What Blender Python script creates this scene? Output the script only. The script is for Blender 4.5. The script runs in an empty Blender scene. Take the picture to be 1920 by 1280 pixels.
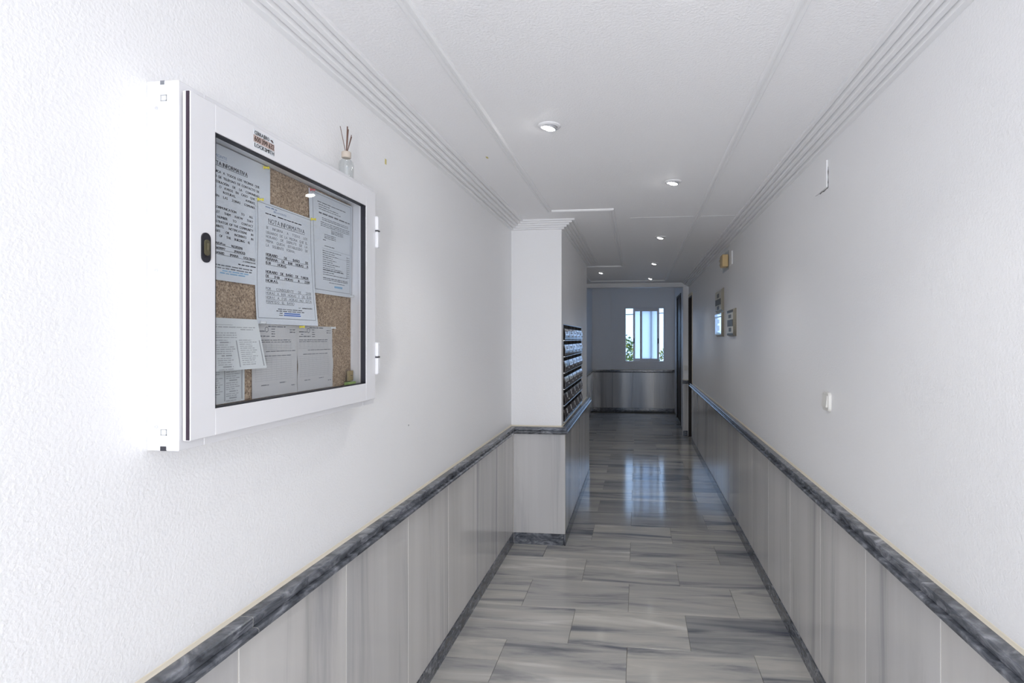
import bpy, bmesh, math, random
from mathutils import Vector, Matrix
random.seed(7)
SC = bpy.context.scene
COL = SC.collection
R = math.radians

# ------------------------------------------------------------------ camera, world, light, exposure
cam = bpy.data.cameras.new('camera')
cam_o = bpy.data.objects.new('camera', cam)
COL.objects.link(cam_o)
cam.sensor_width = 36.0
cam.lens = 1020.0 * 36.0 / 1920.0
cam.shift_x = -116.0 / 1920.0
cam.shift_y = -6.0 / 1920.0
cam.clip_start = 0.02
cam.clip_end = 500
cam_o.location = (0, 0, 1.55)
cam_o.rotation_euler = (R(90), 0, math.atan(119.0 / 1020.0))
SC.camera = cam_o

SC.view_settings.view_transform = 'Standard'
SC.view_settings.look = 'None'
SC.view_settings.exposure = 0.13
SC.view_settings.gamma = 1.0
SC.view_settings.use_curve_mapping = False
try:
    SC.cycles.use_denoising = True
    SC.cycles.max_bounces = 12
    SC.cycles.diffuse_bounces = 8
    SC.cycles.glossy_bounces = 6
    SC.cycles.transparent_max_bounces = 12
    SC.cycles.sample_clamp_indirect = 8.0
except Exception:
    pass

world = bpy.data.worlds.new('sky')
SC.world = world
world.use_nodes = True
wn = world.node_tree.nodes
bg = wn['Background']
bg.inputs['Color'].default_value = (0.445, 0.68, 1.07, 1)
bg.inputs['Strength'].default_value = 2.15

def area(name, loc, rot, sx, sy, power, color):
    l = bpy.data.lights.new(name, 'AREA')
    l.shape = 'RECTANGLE'
    l.size, l.size_y = sx, sy
    l.energy = power
    l.color = color
    o = bpy.data.objects.new(name, l)
    COL.objects.link(o)
    o.location = loc
    o.rotation_euler = rot
    return o
# daylight from the open street door behind the photographer
for sx_, nm, pw_ in ((0.66, 'entrance_daylight_right', 198.0), (-0.78, 'entrance_daylight_left', 130.0)):
    area(nm, (sx_, -3.3, 0.90), (R(90), 0, R(79) * (1 if sx_ > 0 else -1)), 0.75, 1.7, pw_, (1.0, 0.955, 0.915))

# ------------------------------------------------------------------ materials
def new_mat(name):
    m = bpy.data.materials.new(name)
    m.use_nodes = True
    nt = m.node_tree
    return m, nt, nt.nodes['Principled BSDF']

def simple(name, col, rough=0.5, metal=0.0, spec=0.5, bump=None, emit=None):
    m, nt, p = new_mat(name)
    p.inputs['Base Color'].default_value = (*col, 1)
    p.inputs['Roughness'].default_value = rough
    p.inputs['Metallic'].default_value = metal
    p.inputs['Specular IOR Level'].default_value = spec
    if emit:
        p.inputs['Emission Color'].default_value = (*emit[0], 1)
        p.inputs['Emission Strength'].default_value = emit[1]
    if bump:
        sc, st, dist = bump
        tc = nt.nodes.new('ShaderNodeTexCoord')
        n = nt.nodes.new('ShaderNodeTexNoise')
        n.inputs['Scale'].default_value = sc
        n.inputs['Detail'].default_value = 2.0
        n.inputs['Roughness'].default_value = 0.55
        b = nt.nodes.new('ShaderNodeBump')
        b.inputs['Strength'].default_value = st
        b.inputs['Distance'].default_value = dist
        nt.links.new(tc.outputs['Object'], n.inputs['Vector'])
        nt.links.new(n.outputs['Fac'], b.inputs['Height'])
        nt.links.new(b.outputs['Normal'], p.inputs['Normal'])
    return m

def ramp(nt, stops):
    r = nt.nodes.new('ShaderNodeValToRGB')
    cr = r.color_ramp
    while len(cr.elements) < len(stops):
        cr.elements.new(0.5)
    for e, (pos, c) in zip(cr.elements, stops):
        e.position = pos
        e.color = (*c, 1)
    return r

def marble(name, scale, stops, rough, vein, distort=0.5, tint=0.25, spec=0.5, shift=40.0):
    """streaked stone: noise stretched along one axis, shifted for each piece"""
    m, nt, p = new_mat(name)
    L = nt.links.new
    tc = nt.nodes.new('ShaderNodeTexCoord')
    oi = nt.nodes.new('ShaderNodeObjectInfo')
    mul = nt.nodes.new('ShaderNodeMath'); mul.operation = 'MULTIPLY'
    mul.inputs[1].default_value = shift
    L(oi.outputs['Random'], mul.inputs[0])
    add = nt.nodes.new('ShaderNodeVectorMath'); add.operation = 'ADD'
    L(tc.outputs['Object'], add.inputs[0])
    L(mul.outputs[0], add.inputs[1])
    mp = nt.nodes.new('ShaderNodeMapping')
    mp.inputs['Scale'].default_value = scale
    L(add.outputs[0], mp.inputs['Vector'])
    n1 = nt.nodes.new('ShaderNodeTexNoise')
    n1.inputs['Scale'].default_value = 1.0
    n1.inputs['Detail'].default_value = 6.0
    n1.inputs['Roughness'].default_value = 0.58
    n1.inputs['Distortion'].default_value = distort
    L(mp.outputs[0], n1.inputs['Vector'])
    r1 = ramp(nt, stops)
    L(n1.outputs['Fac'], r1.inputs['Fac'])
    # second layer, sparse darker feathers
    n2 = nt.nodes.new('ShaderNodeTexNoise')
    n2.inputs['Scale'].default_value = 0.55
    n2.inputs['Detail'].default_value = 8.0
    n2.inputs['Roughness'].default_value = 0.62
    n2.inputs['Distortion'].default_value = distort * 1.6
    mp2 = nt.nodes.new('ShaderNodeMapping')
    mp2.inputs['Scale'].default_value = scale
    mp2.inputs['Location'].default_value = (13.1, 4.7, 9.2)
    L(add.outputs[0], mp2.inputs['Vector'])
    L(mp2.outputs[0], n2.inputs['Vector'])
    r2 = ramp(nt, [(0.54, (1, 1, 1)), (0.72, vein)])
    L(n2.outputs['Fac'], r2.inputs['Fac'])
    mx = nt.nodes.new('ShaderNodeMix'); mx.data_type = 'RGBA'; mx.blend_type = 'MULTIPLY'
    mx.inputs['Factor'].default_value = 1.0
    L(r1.outputs['Color'], mx.inputs['A'])
    L(r2.outputs['Color'], mx.inputs['B'])
    # tone of each piece
    r3 = ramp(nt, [(0.0, (1 - tint, 1 - tint * 0.95, 1 - tint * 0.85)), (0.5, (1, 0.995, 0.985)), (1.0, (1 + tint * 0.2, 1 + tint * 0.17, 1 + tint * 0.08))])
    L(oi.outputs['Random'], r3.inputs['Fac'])
    mx2 = nt.nodes.new('ShaderNodeMix'); mx2.data_type = 'RGBA'; mx2.blend_type = 'MULTIPLY'
    mx2.inputs['Factor'].default_value = 1.0
    L(mx.outputs['Result'], mx2.inputs['A'])
    L(r3.outputs['Color'], mx2.inputs['B'])
    L(mx2.outputs['Result'], p.inputs['Base Color'])
    p.inputs['Roughness'].default_value = rough
    p.inputs['Specular IOR Level'].default_value = spec
    return m

M = {}
M['wall'] = simple('wall_paint', (0.88, 0.88, 0.885), 0.42, bump=(150, 0.36, 0.0035), spec=0.4)
M['ceiling'] = simple('ceiling_paint', (0.93, 0.925, 0.93), 0.6, bump=(130, 0.5, 0.004), spec=0.3)
M['mould'] = simple('plaster_moulding', (0.88, 0.88, 0.885), 0.5, spec=0.35)
M['floor'] = marble('floor_marble', (0.9, 8.0, 1.0),
                    [(0.33, (0.20, 0.21, 0.24)), (0.45, (0.43, 0.425, 0.415)), (0.58, (0.53, 0.515, 0.485)), (0.70, (0.70, 0.69, 0.66))],
                    0.115, (0.40, 0.43, 0.50), 0.8, 0.30, 0.45)
M['panel'] = marble('panel_marble', (5.2, 5.2, 0.28),
                    [(0.27, (0.40, 0.395, 0.39)), (0.40, (0.57, 0.56, 0.55)), (0.60, (0.63, 0.62, 0.61)), (0.8, (0.66, 0.65, 0.64))],
                    0.10, (0.50, 0.51, 0.55), 0.5, 0.10, 0.4)
M['dark'] = marble('dark_marble', (13.0, 13.0, 34.0),
                   [(0.32, (0.045, 0.05, 0.062)), (0.50, (0.115, 0.125, 0.145)), (0.62, (0.21, 0.22, 0.25)), (0.78, (0.42, 0.43, 0.46))],
                   0.15, (0.5, 0.51, 0.55), 1.5, 0.12)
M['grout'] = simple('grout', (0.80, 0.77, 0.70), 0.8)
M['floor_grout'] = simple('floor_grout', (0.30, 0.285, 0.25), 0.8)
M['sealant'] = simple('cream_sealant', (0.74, 0.68, 0.56), 0.6)
M['white'] = simple('white_lacquer', (0.79, 0.79, 0.81), 0.32, spec=0.4)
M['white_in'] = simple('white_inner', (0.74, 0.75, 0.73), 0.4)
M['rubber'] = simple('black_rubber', (0.015, 0.015, 0.022), 0.5)
M['gap'] = simple('dark_gap', (0.03, 0.015, 0.03), 0.6)  # shade of the gap round the case door, put into the colour
M['paper'] = simple('paper', (0.74, 0.77, 0.80), 0.7, spec=0.2)
M['paper_grey'] = simple('grey_paper', (0.62, 0.61, 0.60), 0.75, spec=0.2)
M['paper_news'] = simple('pale_news', (0.74, 0.76, 0.75), 0.75, spec=0.2)
M['ink'] = simple('black_ink', (0.04, 0.04, 0.05), 0.7)
M['ink_mid'] = simple('grey_ink', (0.20, 0.21, 0.23), 0.7)
M['ink_pale'] = simple('pale_ink', (0.40, 0.41, 0.42), 0.7)
M['ink_blue'] = simple('blue_ink', (0.10, 0.22, 0.62), 0.7)
M['ink_sky'] = simple('light_blue_ink', (0.30, 0.52, 0.72), 0.7)
M['logo_blue'] = simple('logo_blue', (0.28, 0.36, 0.52), 0.7)
M['yellow'] = simple('yellow_plastic', (0.86, 0.74, 0.06), 0.3)
M['red'] = simple('red_plastic', (0.55, 0.06, 0.08), 0.35)
M['tan_card'] = simple('tan_card', (0.45, 0.34, 0.16), 0.7)
M['green'] = simple('green_plastic', (0.45, 0.65, 0.2), 0.4)
M['steel'] = simple('polished_steel', (0.62, 0.62, 0.60), 0.18, 1.0)
M['alu'] = simple('aluminium', (0.75, 0.76, 0.78), 0.3, 1.0)
M['goldsteel'] = simple('bevelled_champagne_metal', (0.70, 0.66, 0.54), 0.25, 1.0)
M['olive'] = simple('olive_glass', (0.10, 0.09, 0.055), 0.35, spec=0.3)
M['plate_face'] = simple('cream_metal_face', (0.66, 0.63, 0.54), 0.35, spec=0.5)
M['mirror'] = simple('mirror_plate', (0.85, 0.87, 0.9), 0.05, 1.0)
M['tan'] = simple('tan_plastic', (0.62, 0.45, 0.22), 0.45)
M['wood_dark'] = simple('dark_door_wood', (0.018, 0.012, 0.009), 0.45, spec=0.3)
M['reed'] = simple('brown_reed', (0.16, 0.09, 0.07), 0.7)
M['collar'] = simple('pale_wood', (0.56, 0.49, 0.42), 0.6)
M['leaf'] = simple('leaf', (0.10, 0.16, 0.04), 0.6)
M['leaf2'] = simple('yellow_leaf', (0.35, 0.32, 0.06), 0.6)
M['bark'] = simple('bark', (0.12, 0.08, 0.05), 0.9)
M['cable'] = simple('black_cable', (0.02, 0.02, 0.02), 0.6)
M['crack'] = simple('crack_black', (0.03, 0.03, 0.03), 0.9)
M['stain'] = simple('yellow_stain', (0.62, 0.54, 0.22), 0.8)
M['mail_wood'] = simple('mailbox_brown_wood', (0.04, 0.025, 0.02), 0.16)
M['mail_black'] = simple('mailbox_black', (0.006, 0.006, 0.006), 0.5)
M['card'] = simple('white_name_card', (0.86, 0.89, 0.92), 0.06, spec=0.8)
M['switch'] = simple('cream_switch', (0.74, 0.73, 0.69), 0.35)
M['pavement'] = simple('pavement', (0.4, 0.39, 0.37), 0.8)
M['lamp'] = simple('lamp_glow', (1, 1, 1), 0.5, emit=((1.0, 0.99, 0.97), 60.0))
M['lamp_far'] = simple('lamp_glow_faint', (1, 1, 1), 0.5, emit=((1.0, 0.99, 0.97), 16.0))
M['lamp_hood'] = simple('lamp_rim_white', (0.85, 0.85, 0.86), 0.2)

# cork
def cork():
    m, nt, p = new_mat('cork')
    L = nt.links.new
    tc = nt.nodes.new('ShaderNodeTexCoord')
    v = nt.nodes.new('ShaderNodeTexVoronoi'); v.inputs['Scale'].default_value = 330
    n = nt.nodes.new('ShaderNodeTexNoise'); n.inputs['Scale'].default_value = 160; n.inputs['Detail'].default_value = 3
    L(tc.outputs['Object'], v.inputs['Vector']); L(tc.outputs['Object'], n.inputs['Vector'])
    sep = nt.nodes.new('ShaderNodeSeparateColor'); L(v.outputs['Color'], sep.inputs[0])
    mixv = nt.nodes.new('ShaderNodeMath'); mixv.operation = 'ADD'
    L(sep.outputs[0], mixv.inputs[0]); L(n.outputs['Fac'], mixv.inputs[1])
    h = nt.nodes.new('ShaderNodeMath'); h.operation = 'MULTIPLY'; h.inputs[1].default_value = 0.5
    L(mixv.outputs[0], h.inputs[0])
    r = ramp(nt, [(0.2, (0.17, 0.11, 0.07)), (0.45, (0.38, 0.27, 0.18)), (0.62, (0.50, 0.37, 0.25)), (0.85, (0.66, 0.53, 0.38))])
    L(h.outputs[0], r.inputs['Fac']); L(r.outputs['Color'], p.inputs['Base Color'])
    p.inputs['Roughness'].default_value = 0.85
    return m
M['cork'] = cork()

def thin_glass(name, tint=(1, 1, 1), f0=0.06):
    m = bpy.data.materials.new(name); m.use_nodes = True
    nt = m.node_tree; nt.nodes.clear()
    L = nt.links.new
    out = nt.nodes.new('ShaderNodeOutputMaterial')
    lw = nt.nodes.new('ShaderNodeLayerWeight'); lw.inputs['Blend'].default_value = 0.5
    pw = nt.nodes.new('ShaderNodeMath'); pw.operation = 'POWER'; pw.inputs[1].default_value = 5.0
    ma = nt.nodes.new('ShaderNodeMath'); ma.operation = 'MULTIPLY_ADD'; ma.inputs[1].default_value = 1 - f0; ma.inputs[2].default_value = f0
    L(lw.outputs['Facing'], pw.inputs[0]); L(pw.outputs[0], ma.inputs[0])
    tr = nt.nodes.new('ShaderNodeBsdfTransparent'); tr.inputs['Color'].default_value = (*tint, 1)
    gl = nt.nodes.new('ShaderNodeBsdfGlossy'); gl.inputs['Roughness'].default_value = 0.02
    mx = nt.nodes.new('ShaderNodeMixShader')
    L(ma.outputs[0], mx.inputs[0]); L(tr.outputs[0], mx.inputs[1]); L(gl.outputs[0], mx.inputs[2]); L(mx.outputs[0], out.inputs[0])
    return m
M['glass'] = thin_glass('clear_glass', (0.96, 0.97, 0.98), 0.03)
M['bottle_glass'] = thin_glass('bottle_glass', (0.95, 0.96, 0.96), 0.06)

def frosted():
    m = bpy.data.materials.new('frosted_glass'); m.use_nodes = True
    nt = m.node_tree; nt.nodes.clear()
    out = nt.nodes.new('ShaderNodeOutputMaterial')
    tr = nt.nodes.new('ShaderNodeBsdfTransparent'); tr.inputs['Color'].default_value = (0.95, 0.97, 1, 1)
    tl = nt.nodes.new('ShaderNodeBsdfTranslucent'); tl.inputs['Color'].default_value = (0.97, 0.98, 1, 1)
    mx = nt.nodes.new('ShaderNodeMixShader'); mx.inputs[0].default_value = 0.85
    nt.links.new(tr.outputs[0], mx.inputs[1]); nt.links.new(tl.outputs[0], mx.inputs[2])
    nt.links.new(mx.outputs[0], out.inputs[0])
    return m
M['frost'] = frosted()

# ------------------------------------------------------------------ mesh helpers (all in world metres)
class MB:
    def __init__(s):
        s.v, s.f, s.mi, s.mats = [], [], [], []
    def slot(s, mat):
        if mat not in s.mats:
            s.mats.append(mat)
        return s.mats.index(mat)
    def add(s, verts, faces, mat=None):
        b = len(s.v)
        s.v += [tuple(p) for p in verts]
        s.f += [tuple(b + i for i in f) for f in faces]
        s.mi += [s.slot(mat) if mat else 0] * len(faces)
        return s
    def box(s, x0, x1, y0, y1, z0, z1, bev=0.0, mat=None):
        x0, x1 = min(x0, x1), max(x0, x1); y0, y1 = min(y0, y1), max(y0, y1); z0, z1 = min(z0, z1), max(z0, z1)
        if bev <= 0:
            V = [(x, y, z) for z in (z0, z1) for y in (y0, y1) for x in (x0, x1)]
            F = [(0, 2, 3, 1), (4, 5, 7, 6), (0, 1, 5, 4), (2, 6, 7, 3), (0, 4, 6, 2), (1, 3, 7, 5)]
            return s.add(V, F, mat)
        bm = bmesh.new()
        bmesh.ops.create_cube(bm, size=1.0)
        for v in bm.verts:
            v.co = Vector(((x0 + x1) / 2 + v.co.x * (x1 - x0), (y0 + y1) / 2 + v.co.y * (y1 - y0), (z0 + z1) / 2 + v.co.z * (z1 - z0)))
        bmesh.ops.bevel(bm, geom=bm.edges[:], offset=bev, segments=1, affect='EDGES')
        return s.bm(bm, mat)
    def bm(s, bm, mat=None):
        bm.verts.index_update()
        s.add([v.co[:] for v in bm.verts], [[v.index for v in f.verts] for f in bm.faces], mat)
        bm.free()
        return s
    def tube(s, pts, r, n=8, mat=None, cap=True):
        rr = r if isinstance(r, (list, tuple)) else [r] * len(pts)
        P = [Vector(p) for p in pts]
        V, F = [], []
        for i, p in enumerate(P):
            d = (P[min(i + 1, len(P) - 1)] - P[max(i - 1, 0)]).normalized()
            a = d.cross(Vector((0, 0, 1)))
            if a.length < 1e-4:
                a = d.cross(Vector((1, 0, 0)))
            a.normalize(); b = d.cross(a)
            for k in range(n):
                t = 2 * math.pi * k / n
                V.append(p + (a * math.cos(t) + b * math.sin(t)) * rr[i])
        for i in range(len(P) - 1):
            for k in range(n):
                F.append((i * n + k, i * n + (k + 1) % n, (i + 1) * n + (k + 1) % n, (i + 1) * n + k))
        if cap:
            F.append(tuple(range(n))[::-1]); F.append(tuple((len(P) - 1) * n + k for k in range(n)))
        return s.add(V, F, mat)
    def lathe(s, prof, c, axis='z', n=20, mat=None, tilt=None):
        V, F = [], []
        for (r, h) in prof:
            for k in range(n):
                t = 2 * math.pi * k / n
                a, b = r * math.cos(t), r * math.sin(t)
                p = Vector({'z': (a, b, h), 'x': (h, a, b), 'y': (a, h, b)}[axis])
                if tilt is not None:
                    p = tilt @ p
                V.append(p + Vector(c))
        m = len(prof)
        for i in range(m - 1):
            for k in range(n):
                F.append((i * n + k, i * n + (k + 1) % n, (i + 1) * n + (k + 1) % n, (i + 1) * n + k))
        if prof[0][0] > 1e-6:
            F.append(tuple(range(n))[::-1])
        if prof[-1][0] > 1e-6:
            F.append(tuple((m - 1) * n + k for k in range(n)))
        return s.add(V, F, mat)
    def grid(s, fn, nu, nv, mat=None):
        V = [fn(i / nu, j / nv) for j in range(nv + 1) for i in range(nu + 1)]
        w = nu + 1
        F = [(j * w + i, j * w + i + 1, (j + 1) * w + i + 1, (j + 1) * w + i) for j in range(nv) for i in range(nu)]
        return s.add(V, F, mat)
    def mesh(s, name, mat=None, org=(0, 0, 0), smooth=False):
        me = bpy.data.meshes.new(name)
        me.from_pydata([(p[0] - org[0], p[1] - org[1], p[2] - org[2]) for p in s.v], [], s.f)
        if s.mats:
            for k in s.mats:
                me.materials.append(M[k])
            me.polygons.foreach_set('material_index', s.mi)
        elif mat:
            me.materials.append(M[mat])
        bm = bmesh.new(); bm.from_mesh(me)
        bmesh.ops.recalc_face_normals(bm, faces=bm.faces)
        bm.to_mesh(me); bm.free()
        if smooth:
            me.polygons.foreach_set('use_smooth', [True] * len(me.polygons))
            try:
                me.set_sharp_from_angle(angle=R(40))
            except Exception:
                pass
        me.update()
        return me

def wloc(o):
    p = Vector((0, 0, 0))
    while o is not None:
        p = p + o.location
        o = o.parent
    return p

def put(name, mb, mat=None, parent=None, smooth=False, loc=None, **props):
    """one mesh object; mb in world metres. loc: world origin of the object (else the parent's origin)"""
    pl = wloc(parent) if parent else Vector((0, 0, 0))
    org = Vector(loc) if loc is not None else pl
    me = mb.mesh(name, mat, org, smooth)
    o = bpy.data.objects.new(name, me)
    COL.objects.link(o)
    if parent:
        o.parent = parent
    o.location = org - pl
    for k, v in props.items():
        o[k] = v
    return o

def thing(name, label, cat, loc, group=None, kind=None):
    o = bpy.data.objects.new(name, None)
    COL.objects.link(o)
    o.location = loc
    o.empty_display_size = 0.05
    o['label'] = label; o['category'] = cat
    if group: o['group'] = group
    if kind: o['kind'] = kind
    return o

def struct(name, mb, mat, label, cat):
    return put(name, mb, mat, None, kind='structure', label=label, category=cat)

def copy_tree(o, parent=None):
    c = o.copy(); COL.objects.link(c)
    if parent is not None:
        c.parent = parent
    for ch in list(o.children):
        copy_tree(ch, c)
    return c

# ------------------------------------------------------------------ lettering: glyph meshes cut from the built-in font
_GL = {}
def glyph(ch):
    if ch in _GL:
        return _GL[ch]
    cu = bpy.data.curves.new('glyph', 'FONT')
    cu.body = ch; cu.size = 1.0; cu.resolution_u = 2; cu.fill_mode = 'FRONT'
    o = bpy.data.objects.new('glyph', cu)
    COL.objects.link(o)
    bpy.context.view_layer.update()
    dg = bpy.context.evaluated_depsgraph_get()
    me = bpy.data.meshes.new_from_object(o.evaluated_get(dg))
    vs = [(v.co.x, v.co.y) for v in me.vertices]
    fs = [tuple(p.vertices) for p in me.polygons]
    bpy.data.objects.remove(o); bpy.data.meshes.remove(me); bpy.data.curves.remove(cu)
    if vs:
        x0 = min(v[0] for v in vs); x1 = max(v[0] for v in vs)
        vs = [(x - x0, y) for x, y in vs]
        _GL[ch] = (vs, fs, x1 - x0)
    else:
        _GL[ch] = ([], [], 0.25)
    return _GL[ch]

def word_w(w, sp):
    return sum(glyph(c)[2] for c in w) + sp * (len(w) - 1)

class Print:
    """flat printed marks in sheet coordinates (s along the line, z up); warp() maps them onto the sheet"""
    def __init__(s):
        s.v, s.f = [], []
    def word(s, w, x, z, size, sx=1.0, sp=0.09, bold=0.0):
        for c in w:
            V, F, a = glyph(c)
            for dx in ((0, bold) if bold else (0,)):
                b = len(s.v)
                s.v += [(x + (px + dx) * size * sx, z + py * size) for px, py in V]
                s.f += [tuple(b + i for i in f) for f in F]
            x += (a + sp) * size * sx
        return x
    def line(s, text, x0, x1, z, size, mode='left', sx=1.0, sp=0.09, bold=0.0, ul=False):
        ws = text.split(' ')
        W = [word_w(w, sp) * size * sx for w in ws]
        gap = 0.33 * size * sx
        tot = sum(W) + gap * (len(ws) - 1)
        if x1 is not None and (mode == 'just' or tot > x1 - x0):
            if len(ws) > 1 and sum(W) + 0.2 * size * (len(ws) - 1) <= x1 - x0:
                gap = (x1 - x0 - sum(W)) / (len(ws) - 1)
            else:
                k = (x1 - x0) / tot
                sx *= k; W = [w * k for w in W]; gap *= k
            tot = x1 - x0
        x = x0
        if mode == 'right': x = x1 - tot
        if mode == 'mid': x = (x0 + x1) / 2 - tot / 2
        xs = x
        for w, ww in zip(ws, W):
            s.word(w, x, z, size, sx, sp, bold)
            x += ww + gap
        if ul:
            s.bar(xs, xs + tot, z - 0.16 * size, z - 0.09 * size)
        return xs, xs + tot
    def bar(s, x0, x1, z0, z1):
        n = max(1, int((x1 - x0) / 0.02))
        for i in range(n):
            a, b2 = x0 + (x1 - x0) * i / n, x0 + (x1 - x0) * (i + 1) / n
            b = len(s.v)
            s.v += [(a, z0), (b2, z0), (b2, z1), (a, z1)]
            s.f.append((b, b + 1, b + 2, b + 3))
    def vbar(s, x, z0, z1, w):
        n = max(1, int((z1 - z0) / 0.02))
        for i in range(n):
            a, c = z0 + (z1 - z0) * i / n, z0 + (z1 - z0) * (i + 1) / n
            b = len(s.v)
            s.v += [(x - w / 2, a), (x + w / 2, a), (x + w / 2, c), (x - w / 2, c)]
            s.f.append((b, b + 1, b + 2, b + 3))
    def greek(s, x0, x1, z, h, fill=1.0, rnd=random):
        """a line of print too small to read: word-long bars"""
        x = x0; end = x0 + (x1 - x0) * fill
        while x < end:
            w = min(rnd.uniform(2.0, 7.0) * h, end - x)
            s.bar(x, x + w, z, z + h * rnd.uniform(0.55, 0.8))
            x += w + h * rnd.uniform(0.6, 0.9)
    def ring(s, cx, cz, r, w, n=20):
        for k in range(n):
            a, c = 2 * math.pi * k / n, 2 * math.pi * (k + 1) / n
            b = len(s.v)
            s.v += [(cx + r * math.cos(a), cz + r * math.sin(a)), (cx + r * math.cos(c), cz + r * math.sin(c)),
                    (cx + (r - w) * math.cos(c), cz + (r - w) * math.sin(c)), (cx + (r - w) * math.cos(a), cz + (r - w) * math.sin(a))]
            s.f.append((b, b + 1, b + 2, b + 3))
    def put(s, name, mat, parent, warp, stuff=True):
        mb = MB(); mb.add([warp(x, z) for x, z in s.v], s.f)
        pl = wloc(parent)
        me = bpy.data.meshes.new(name)
        me.from_pydata([(p[0] - pl.x, p[1] - pl.y, p[2] - pl.z) for p in mb.v], [], mb.f)
        me.materials.append(M[mat]); me.update()
        o = bpy.data.objects.new(name, me); COL.objects.link(o); o.parent = parent
        if stuff: o['kind'] = 'stuff'
        return o

for _c in "ABCDEFGHIJLMNOPQRSTUVYZabcefgilmnorstuxÑÉÓÍÁ0123456789.,:;/()-WKX":
    glyph(_c)

# ------------------------------------------------------------------ the corridor's measures
XL, XR = -0.952, 0.81          # plaster planes left and right
Y0, YH, YE = -2.35, 8.80, 11.55  # street end, lintel before the end hall, end wall
ZC, ZB = 2.425, 2.368          # ceiling, underside of the cornice
PX, PY0, PY1 = -0.566, 4.05, 6.10   # mailbox pillar: face, front, back
CAP = 0.885
PITCH = 0.4775

# ---- floor
fl = MB().box(-1.15, 1.0, Y0, 11.75, -0.12, -0.006)
floor = struct('floor', fl, 'floor_grout', 'grey veined marble tiled floor of the corridor, laid in staggered rows', 'floor')
rowY = [2.745 + 0.3545 * k for k in range(-15, 26)]
for k, y in enumerate(rowY):
    off = (-0.668 if (k % 2 == 0) else -0.352)
    # rows alternate; row that starts at 3.10 has joints at -0.66
    off = -0.352 if (k - 15) % 2 == 0 else -0.668
    y1 = y + 0.3545
    if y1 > 11.6: break
    xa, xb = (-0.93, 0.80)
    if y > 8.8: xa, xb = (-0.94, 0.77)
    x = off - 0.617 * 2
    while x < xb:
        a, b = max(x, xa), min(x + 0.617, xb)
        if y + 0.2 > PY0 and y < PY1 - 0.02:
            if b < PX + 0.06:
                x += 0.617; continue
            ylo = y
            if a < PX + 0.02:
                if y < PY0:
                    pass
                else:
                    a = PX + 0.022
        if b - a > 0.03:
            d = 0.0009
            dz = random.uniform(-0.0004, 0.0)
            cuts = [(y, y1)]
            if abs(y - 2.3905) < 0.02 and a < -0.8:
                cuts = [(y, y + 0.172), (y + 0.172, y1)]
            for c0, c1 in cuts:
                put('tile', MB().box(a + d, b - d, c0 + d, c1 - d, -0.010, dz, 0.0008), 'floor', floor)
        x += 0.617

# ---- ceiling
ceil = struct('ceiling', MB().box(-1.15, 1.0, Y0, YH + 0.16, ZC, ZC + 0.12), 'ceiling', 'white textured plaster ceiling of the corridor', 'ceiling')
put('seam', MB().box(-0.05, 0.70, 3.972, 3.980, ZC - 0.0012, ZC + 0.001), 'mould', ceil)
put('stain', MB().box(-0.727, -0.718, 2.555, 2.580, ZC - 0.001, ZC + 0.001), 'stain', ceil)
struct('ceiling_hall', MB().box(-1.15, 1.0, YH + 0.15, 11.75, 2.78, 2.9), 'ceiling', 'plain higher ceiling of the dark end hall', 'ceiling')

# ---- walls
wl = MB().box(-1.15, XL, Y0, 11.75, -0.12, 2.9)
wall_left = struct('wall_left', wl, 'wall', 'white textured left wall with marble wainscot and notice case', 'wall')
mp0, mp1, mz0, mz1 = 4.142, 5.492, 0.893, 1.660
wp = MB()
wp.box(XL + 0.0005, -0.77, PY0, PY1, 0, ZC + 0.002)
wp.box(-0.77, PX, PY0, mp0, 0, ZC + 0.002); wp.box(-0.77, PX, mp1, PY1, 0, ZC + 0.002)
wp.box(-0.77, PX, mp0, mp1, 0, mz0); wp.box(-0.77, PX, mp0, mp1, mz1, ZC + 0.002)
wall_pillar = struct('wall_pillar', wp, 'wall', 'white projecting wall block that carries the bank of mailboxes', 'wall')
DY0, DY1, DZ = 8.20, 8.74, 2.19
wr = MB()
wr.box(XR, 1.0, Y0, DY0, -0.12, 2.9); wr.box(XR, 1.0, DY1, 8.955, -0.12, 2.9); wr.box(XR, 1.0, DY0, DY1, DZ, 2.9)
wall_right = struct('wall_right', wr, 'wall', 'white textured right wall with marble wainscot and light switch', 'wall')
wf = MB()
wf.box(XL, XR, YH, YH + 0.15, ZB, 2.9); wf.box(0.722, XR, YH, YH + 0.15, 0, ZB)
wall_hall = struct('wall_hall', wf, 'wall', 'narrow white lintel and jamb before the dark end hall', 'wall')
wrf = MB()
wrf.box(0.775, 1.0, 8.955, 9.85, 0, 2.9); wrf.box(0.775, 1.0, 10.85, 11.75, 0, 2.9); wrf.box(0.775, 1.0, 9.85, 10.85, 2.36, 2.9)
wall_right_far = struct('wall_right_far', wrf, 'wall', 'right wall of the dark end hall beyond the jamb', 'wall')
WX0, WX1, WZ0, WZ1 = -0.262, 0.566, 1.045, 2.205
wb = MB()
wb.box(XL, 0.775, YE, YE + 0.2, 0, WZ0); wb.box(XL, 0.775, YE, YE + 0.2, WZ1, 2.9)
wb.box(XL, WX0, YE, YE + 0.2, WZ0, WZ1); wb.box(WX1, 0.775, YE, YE + 0.2, WZ0, WZ1)
wb.box(XL, -0.556, YE - 0.02, YE, CAP, 2.78)
wall_back = struct('wall_back', wb, 'wall', 'end wall of the hall with the sliding window', 'wall')
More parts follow.
